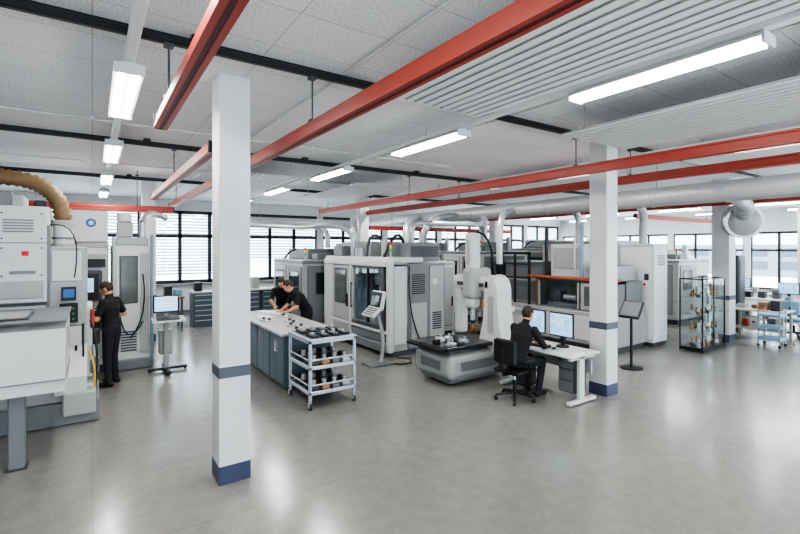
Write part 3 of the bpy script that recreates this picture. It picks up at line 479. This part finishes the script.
P(r,'column_unit',B(9.6,10.5,6.4,7.3,1.54,2.4,WH,.02),B(9.58,9.6,6.5,7.2,1.8,2.3,LG),B(9.7,10.5,5.6,6.2,1.54,1.9,LG,.02),CY((9.5,6.35,1.6),(9.5,6.35,2.9),.05,BR,12),CY((9.45,6.5,1.6),(9.45,6.5,2.6),.03,ST,10),CY((9.5,7.35,1.6),(9.5,7.35,2.8),.04,BK,10),B(9.7,10.5,7.6,8.9,1.5,1.95,MG,.02)); lamp(r,10.0,6.3,1.6)
def tallcab(x0,x1,y0,y1,h,lab,n=2,m=WH):
    r=root('machine_cabinet',lab,'cabinet',((x0+x1)/2,(y0+y1)/2,0)); P(r,'plinth',B(x0+.04,x1-.04,y0+.04,y1-.04,0,.1,DG)); P(r,'body',B(x0,x1,y0,y1,.1,h,m,.015))
    for k in range(n):
        a=y0+(y1-y0)*k/n+.02; b=y0+(y1-y0)*(k+1)/n-.02; door(r,'x',x0,a,b,.16,h-.06,m,None,None,1,.018,'cabinet_door')
    P(r,'side_panel',B(x0+.05,x1-.05,y0-.012,y0,.2,h-.1,m)); vent(r,'y',y0-.012,x0+.15,x1-.15,h-.5,h-.25,6,MG); P(r,'control_switch',CY((x0-.03,y0+.2,1.45),(x0-.018,y0+.2,1.45),.03,RL,12),B(x0-.03,x0-.018,y0+.1,y0+.2,1.55,1.7,DG,0)); return r
tallcab(10.7,11.35,5.3,6.1,2.4,'tall white machine cabinet with flush door and red switch',1,PN); tallcab(11.45,12.6,6.6,9.0,2.5,'tall white flat cabinet row behind the machine bed',3)
machine('machining_centre','white enclosed machine with grey windows behind display case',14.4,16.4,6.4,8.8,1.95,WH,LG,1,2,True,GW)
machine('machining_centre','light grey machine with roof unit at the hall end',17.2,19.0,8.3,11,2.0,LG,WH,1,2)
tallcab(14.55,15.0,4.95,5.4,2.1,'tall dark grey tool cabinet beside the column',1,DG)
r=root('information_terminal','black touch terminal on slim pole with round foot','terminal',(8.53,4.64,0))
P(r,'foot',CY((8.53,4.64,0),(8.53,4.64,.02),.2,BK,28)); P(r,'pole',CY((8.53,4.64,.02),(8.53,4.64,1.0),.025,BK,12)); P(r,'screen_housing',RT((8.53,4.64,1.12),'Y',35,B(8.505,8.555,4.44,4.84,.93,1.3,BK,.015),B(8.5,8.506,4.47,4.81,.97,1.27,MG,0)))
x0,x1,y0,y1=10.95,12.1,4.38,4.86; r=root('display_case','clear glass showcase with black edges and shelves of parts','display case',((x0+x1)/2,(y0+y1)/2,0)); f=.024
P(r,'frame',*[B(x,x+f,y,y+f,0,1.62,BK,0) for x in(x0,x1-f) for y in(y0,y1-f)],*[B(x0,x1,y,y+f,z,z+f,BK,0) for y in(y0,y1-f) for z in(.08,1.6)],*[B(x,x+f,y0,y1,z,z+f,BK,0) for x in(x0,x1-f) for z in(.08,1.6)],B(x0,x1,y0,y1,.03,.1,BK),B(x0+.56,x0+.58,y0,y0+f,.1,1.6,BK,0))
P(r,'glass_pane',B(x0+.006,x0+.01,y0+f,y1-f,.11,1.6,CG,0)); P(r,'glass_pane',B(x0+f,x1-f,y0+.006,y0+.01,.11,1.6,CG,0)); P(r,'glass_pane',B(x1-.01,x1-.006,y0+f,y1-f,.11,1.6,CG,0))
for z in(.45,.82,1.2): P(r,'glass_shelf',B(x0+f,x1-f,y0+f,y1-f,z,z+.008,CG,0),B(x0+f,x1-f,y0+f,y0+f+.006,z,z+.01,LB,0))
random.seed(5)
for z in(.1,.458,.828,1.208):
    for k in range(9):
        x=x0+.12+.115*k; y=y0+.14+.18*(k%2); solo('display_item','small metal sample part on showcase shelf','sample part',CY((x,y,z),(x,y,z+.07),.045,[WD,ST,DG,WD,WH][(k+int(z*10))%5],14),CY((x,y,z+.07),(x,y,z+.11+random.random()*.1),.025,[AL,WD,ST,WD,CH][k%5],12),group='sample parts in the showcase')
def table(x0,x1,y0,y1,h=.76,m=WH,lab='white work table with pale legs and crossbar'):
    r=root('work_table',lab,'table',((x0+x1)/2,(y0+y1)/2,0)); P(r,'table_top',B(x0,x1,y0,y1,h-.04,h,m))
    for x in(x0+.04,x1-.1):
        for y in(y0+.04,y1-.1): P(r,'leg',B(x,x+.06,y,y+.06,0,h-.04,LG))
    P(r,'lower_shelf',B(x0+.05,x1-.05,y0+.06,y1-.06,.25,.28,LG)); return r
table(13.6,14.35,3.7,4.9); table(15.6,16.4,3.2,6.2,.85); table(18,18.8,5.4,7.6,.8); table(17.4,18.2,1.6,4.2,.8)
def boxes(x0,x1,y0,y1,z,n,seed):
    random.seed(seed)
    for k in range(n):
        x=x0+(x1-x0)*random.random(); y=y0+(y1-y0)*(k+.5)/n; w=.08+.05*random.random(); hh=.08+.22*random.random(); m=random.choice([WH,LG,LB,OR,DG,BK,WD,LG,MG])
        solo('tool_box','small workshop box standing on a work table','box',B(x-w,x+w,y-w*.8,y+w*.8,z,z+hh,m),B(x-w*.9,x+w*.9,y-w*.75,y+w*.75,z+hh,z+hh+.015,LG),B(x-w-.01,x-w,y-.03,y+.03,z+hh*.5,z+hh*.65,DG,0),group='boxes on the work tables')
boxes(13.8,14.15,3.8,4.8,.76,4,1); boxes(15.8,16.2,3.4,6.1,.85,8,2); boxes(18.15,18.6,5.6,7.5,.8,6,3); boxes(17.6,18,1.8,4.1,.8,7,4); boxes(13.8,14.15,3.9,4.8,.28,3,5); boxes(15.8,16.2,3.5,6,.28,5,6)
for (x,y,z) in((16.1,4.3,.85),(18.5,6.2,.8),(17.9,3.2,.8)):
    m=root('monitor','flat monitor with bright display on a work table','monitor',(x,y,z)); P(m,'screen_housing',B(x,x+.04,y-.24,y+.24,z+.15,z+.48,BK)); P(m,'display',B(x-.006,x,y-.22,y+.22,z+.17,z+.46,SR,0)); P(m,'stand',B(x+.03,x+.06,y-.03,y+.03,z+.01,z+.3,BK),CY((x+.03,y,z),(x+.03,y,z+.02),.1,BK,16))
r=root('parts_trolley','blue and white tray trolley beside the work table','trolley',(13.2,3.8,0))
for z in(.15,.42,.7): P(r,'tray',B(12.95,13.4,3.6,4.05,z,z+.06,LB))
for x in(12.96,13.36):
    for y in(3.61,4.01): P(r,'post',B(x,x+.03,y,y+.03,.06,.85,LG)); P(r,'castor',CY((x,y+.015,.03),(x+.03,y+.015,.03),.03,BK,12))
office_chair((15.0,3.9,0),-math.pi/2,LB,'blue upholstered office chair at the work table'); office_chair((17.0,6.0,0),-math.pi/2,BK)
table(7.3,8.0,6.6,8.3,.9,MG,'grey workbench behind the measuring machine'); boxes(7.45,7.8,6.75,8.15,.9,6,9); boxes(7.5,7.8,6.8,8.1,.28,4,10)
# ------------------------------------------------------------------ people
def person(label,loc,rz,J,arm='bare',head=(0,0),hair=HB):
    mb=MB(); seg=[]
    V=lambda p:Vector(p)
    def cap(a,b,ra,rb,m):
        a,b=V(a),V(b); ptube(mb,None,[a,b],[ra,rb],SK,14); psph(mb,None,a,ra,SK,14,8); psph(mb,None,b,rb,SK,14,8); seg.append((a,b,ra,rb,m))
    pel,wai,che,sho,nk=[V(J[k]) for k in('pelvis','waist','chest','shoulder','neck')]
    X=V((1,0,0)); rings=[(pel-V((0,0,.10)),.13,.1),(pel,.17,.125),(wai,.155,.11),(che,.185,.13),(sho,.18,.095),(nk,.075,.065)]
    vs=[];fs=[];n=20
    for i,(c,rx,ry) in enumerate(rings):
        d=(rings[min(i+1,5)][0]-rings[max(i-1,0)][0]).normalized(); f=d.cross(X).normalized()*-1
        for k in range(n): a=2*math.pi*k/n; vs.append(c+X*rx*math.cos(a)+f*ry*math.sin(a))
    for i in range(5):
        for k in range(n): fs.append((i*n+k,i*n+(k+1)%n,(i+1)*n+(k+1)%n,(i+1)*n+k))
    fs+= [tuple(range(n))[::-1],tuple(5*n+k for k in range(n))]; mb.add(vs,fs,SK,True)
    seg.append((pel,wai,.14,.12,'shirt')); seg.append((wai,che,.12,.15,'shirt')); seg.append((che,sho,.15,.15,'shirt')); seg.append((pel-V((0,0,.12)),pel-V((0,0,.04)),.16,.16,'trouser')); seg.append((sho,nk,.12,.08,'shirt'))
    for s in('L','R'):
        sh,el,wr=V(J['sh'+s]),V(J['el'+s]),V(J['wr'+s])
        if arm=='bare':
            md_=sh.lerp(el,.72); rm=.052; cap(sh,md_,.062,rm,'shirt'); cap(md_,el,.045,.043,'skin'); cap(el,wr,.043,.028,'skin')
        else: cap(sh,el,.062,.048,'shirt'); cap(el,wr,.045,.032,'shirt')
        hp,kn,an=V(J['hip'+s]),V(J['kn'+s]),V(J['an'+s]); cap(hp,kn,.095,.065,'trouser'); cap(kn,an,.063,.05,'trouser')
        toe=an+V(J.get('toe'+s,(0,.17,-.05))); cap(an+V((0,-.04,-.045)),toe,.042,.035,'shoe'); cap(an,an+V((0,0,-.03)),.045,.045,'shoe')
        d=V(J['hd'+s]).normalized(); side=V((1,0,0)) if s=='R' else V((-1,0,0)); side=(side-d*side.dot(d)).normalized(); nrm=d.cross(side).normalized()
        if nrm.z>0: nrm=-nrm
        cap(wr,wr+d*.02,.027,.027,'skin')
        for o in(-.02,0,.02): cap(wr+d*.02+side*o*.7,wr+d*.085+side*o,.015,.013,'skin')
        for k,(o,L) in enumerate(((.032,.062),(.011,.075),(-.011,.07),(-.032,.052))):
            a=wr+d*.085+side*o*.9; b=a+(d*.9+nrm*.3+side*o*3).normalized()*L*.55; c=b+(d*.5+nrm*.8+side*o*2).normalized()*L*.5
            cap(a,b,.009,.0085,'skin'); cap(b,c,.0085,.0075,'skin')
        a=wr+d*.03-side*.025; b=a+(d*.6-side*.8+nrm*.2).normalized()*.04; cap(a,b,.011,.01,'skin'); cap(b,b+(d*.9-side*.2+nrm*.2).normalized()*.03,.01,.008,'skin')
    hc=V(J['head']); HM=Matrix.Translation(hc)@Matrix.Rotation(head[0],4,'Z')@Matrix.Rotation(-head[1],4,'X')
    psph(mb,HM,(0,-.005,.02),(.075,.093,.1),SK,18,12); psph(mb,HM,(0,.022,-.05),(.056,.066,.068),SK,16,10); psph(mb,HM,(0,.09,-.015),(.013,.022,.02),SK,10,8); psph(mb,HM,(0,.082,.035),(.045,.018,.012),SK)
    for sx in(-1,1): psph(mb,HM,(sx*.077,-.005,0),(.012,.02,.032),SK,10,8)
    hb=HM@V((0,-.015,-.05)); cap(nk,hb,.06,.056,'skin'); seg.append((hc-V((0,0,.03)),hc+V((0,0,.04)),.1,.1,'skin'))
    me=mb.mesh('person_raw'); t=bpy.data.objects.new('tmp',me); C.objects.link(t); md=t.modifiers.new('r','REMESH'); md.mode='VOXEL'; md.voxel_size=.0085; md.use_smooth_shade=True
    dg=bpy.context.evaluated_depsgraph_get(); nm=bpy.data.meshes.new_from_object(t.evaluated_get(dg)); bpy.data.objects.remove(t)
    nm.name='person'; nm.materials.clear(); ml={'skin':0,'shirt':1,'trouser':2,'shoe':3}
    for m in(SK,SH,TR,SO): nm.materials.append(m)
    pre=[(a,b-a,max((b-a).length_squared,1e-9),ra,rb,ml[m]) for a,b,ra,rb,m in seg]
    vc=[]
    for v in nm.vertices:
        best=9;bm_=0;co=v.co
        for a,ab,l2,ra,rb,m in pre:
            t_=(co-a).dot(ab)/l2; t_=0 if t_<0 else 1 if t_>1 else t_
            dd=(co-a-ab*t_).length-(ra+(rb-ra)*t_)
            if dd<best: best=dd;bm_=m
        vc.append(bm_)
    for p in nm.polygons: p.material_index=vc[p.vertices[0]]; p.use_smooth=True
    o=bpy.data.objects.new('person',nm); C.objects.link(o); o['label']=label; o['category']='person'
    hm=MB(); psph(hm,None,(0,-.014,.03),(.084,.1,.106),hair,28,18)
    keep=[]
    for f in hm.F:
        c=sum((Vector(hm.V[i]) for i in f),Vector())/len(f)
        if (c.y>.045 and c.z<.085) or (c.y>-.03 and c.z<.03) or c.z<-.05: continue
        keep.append(f)
    hm.F=keep; hm.I=[0]*len(keep); hm.S=[True]*len(keep); hme=hm.mesh('hair'); h=bpy.data.objects.new('hair',hme); C.objects.link(h); h.parent=o; h.matrix_local=HM; h['label']='short brown hair'
    sd=h.modifiers.new('s','SOLIDIFY'); sd.thickness=.014; sd.offset=-1
    for sx in(-1,1):
        e=MB(); psph(e,None,(sx*.03,.082,.012),(.012,.01,.008),WE,10,8); psph(e,None,(sx*.03,.091,.012),(.005,.004,.005),BK,8,6); q=bpy.data.objects.new('eye',e.mesh('eye')); C.objects.link(q); q.parent=o; q.matrix_local=HM
    e=MB(); psph(e,None,(0,.083,-.055),(.022,.008,.007),LIP,10,6); q=bpy.data.objects.new('mouth',e.mesh('mouth')); C.objects.link(q); q.parent=o; q.matrix_local=HM
    o.location=loc; o.rotation_euler=(0,0,rz); return o
person('person standing in black t-shirt and dark trousers operating a console',(.27,8.95,0),rad(58),dict(pelvis=(0,0,.98),waist=(0,.02,1.12),chest=(0,.03,1.3),shoulder=(0,.03,1.41),neck=(0,.04,1.48),head=(0,.09,1.61),
 shL=(-.19,.03,1.41),elL=(-.27,.08,1.14),wrL=(-.14,.3,1.18),hdL=(.1,1,.1),shR=(.19,.03,1.41),elR=(.3,-.05,1.16),wrR=(.2,.2,1.12),hdR=(-.1,1,.1),
 hipL=(-.09,0,.92),knL=(-.1,.02,.5),anL=(-.12,-.02,.1),hipR=(.09,0,.92),knR=(.1,.03,.5),anR=(.14,.02,.1)),'bare',(rad(10),rad(26)))
lean=dict(pelvis=(0,-.05,.97),waist=(0,.02,1.1),chest=(0,.13,1.25),shoulder=(0,.2,1.34),neck=(0,.26,1.39),head=(0,.36,1.5),
 shL=(-.18,.2,1.33),elL=(-.25,.28,1.08),wrL=(-.14,.45,1.0),hdL=(.2,1,-.2),shR=(.18,.2,1.33),elR=(.25,.28,1.08),wrR=(.14,.45,1.0),hdR=(-.2,1,-.2),
 hipL=(-.09,-.05,.91),knL=(-.1,-.02,.5),anL=(-.11,-.06,.1),hipR=(.09,-.05,.91),knR=(.1,-.02,.5),anR=(.12,-.06,.1))
person('person in black shirt leaning over the counter reading papers',(3.72,9.05,0),rad(90),lean,'bare',(0,rad(35)))
person('person in black shirt bending forward at the counter end',(3.72,10.35,0),rad(155),lean,'bare',(rad(-10),rad(40)))
person('person in black clothes seated on office chair working at monitors',(5.38,4.66,0),-math.pi/2+.05,dict(pelvis=(0,-.06,.6),waist=(0,-.02,.75),chest=(0,.06,.94),shoulder=(0,.12,1.07),neck=(0,.15,1.13),head=(0,.22,1.27),
 shL=(-.19,.12,1.06),elL=(-.26,.22,.82),wrL=(-.13,.42,.79),hdL=(.15,1,0),shR=(.19,.12,1.06),elR=(.27,.24,.82),wrR=(.15,.44,.79),hdR=(-.1,1,0),
 hipL=(-.1,-.02,.57),knL=(-.12,.4,.55),anL=(-.12,.36,.1),hipR=(.1,-.02,.57),knR=(.13,.4,.55),anR=(.13,.3,.1)),'long',(0,rad(8)))
# ------------------------------------------------------------------ camera, world
cd=bpy.data.cameras.new('camera'); cam=bpy.data.objects.new('camera',cd); C.objects.link(cam); cam.location=(0,0,2.3); cam.rotation_euler=(rad(90),0,rad(-34.3))
cd.sensor_width=36; cd.lens=451/800*36; cd.shift_y=-19/800; cd.clip_start=.05; SC.camera=cam
w=bpy.data.worlds.new('sky_ground_fill'); SC.world=w; w.use_nodes=True; N=w.node_tree.nodes; L=w.node_tree.links; bg=N['Background']
tc=N.new('ShaderNodeTexCoord'); sp=N.new('ShaderNodeSeparateXYZ'); mr=N.new('ShaderNodeMapRange'); L.new(tc.outputs['Generated'],sp.inputs[0]); L.new(sp.outputs['Z'],mr.inputs['Value'])
mr.inputs['From Min'].default_value=-.14; mr.inputs['From Max'].default_value=-.04; mr.inputs['To Min'].default_value=8; mr.inputs['To Max'].default_value=3.7; L.new(mr.outputs[0],bg.inputs[1]); bg.inputs[0].default_value=(.87,.94,1,1)  # world glows stronger below the horizon, added fill for the ceiling
SC.view_settings.view_transform='AgX'; SC.view_settings.look='AgX - High Contrast'; SC.view_settings.exposure=.5
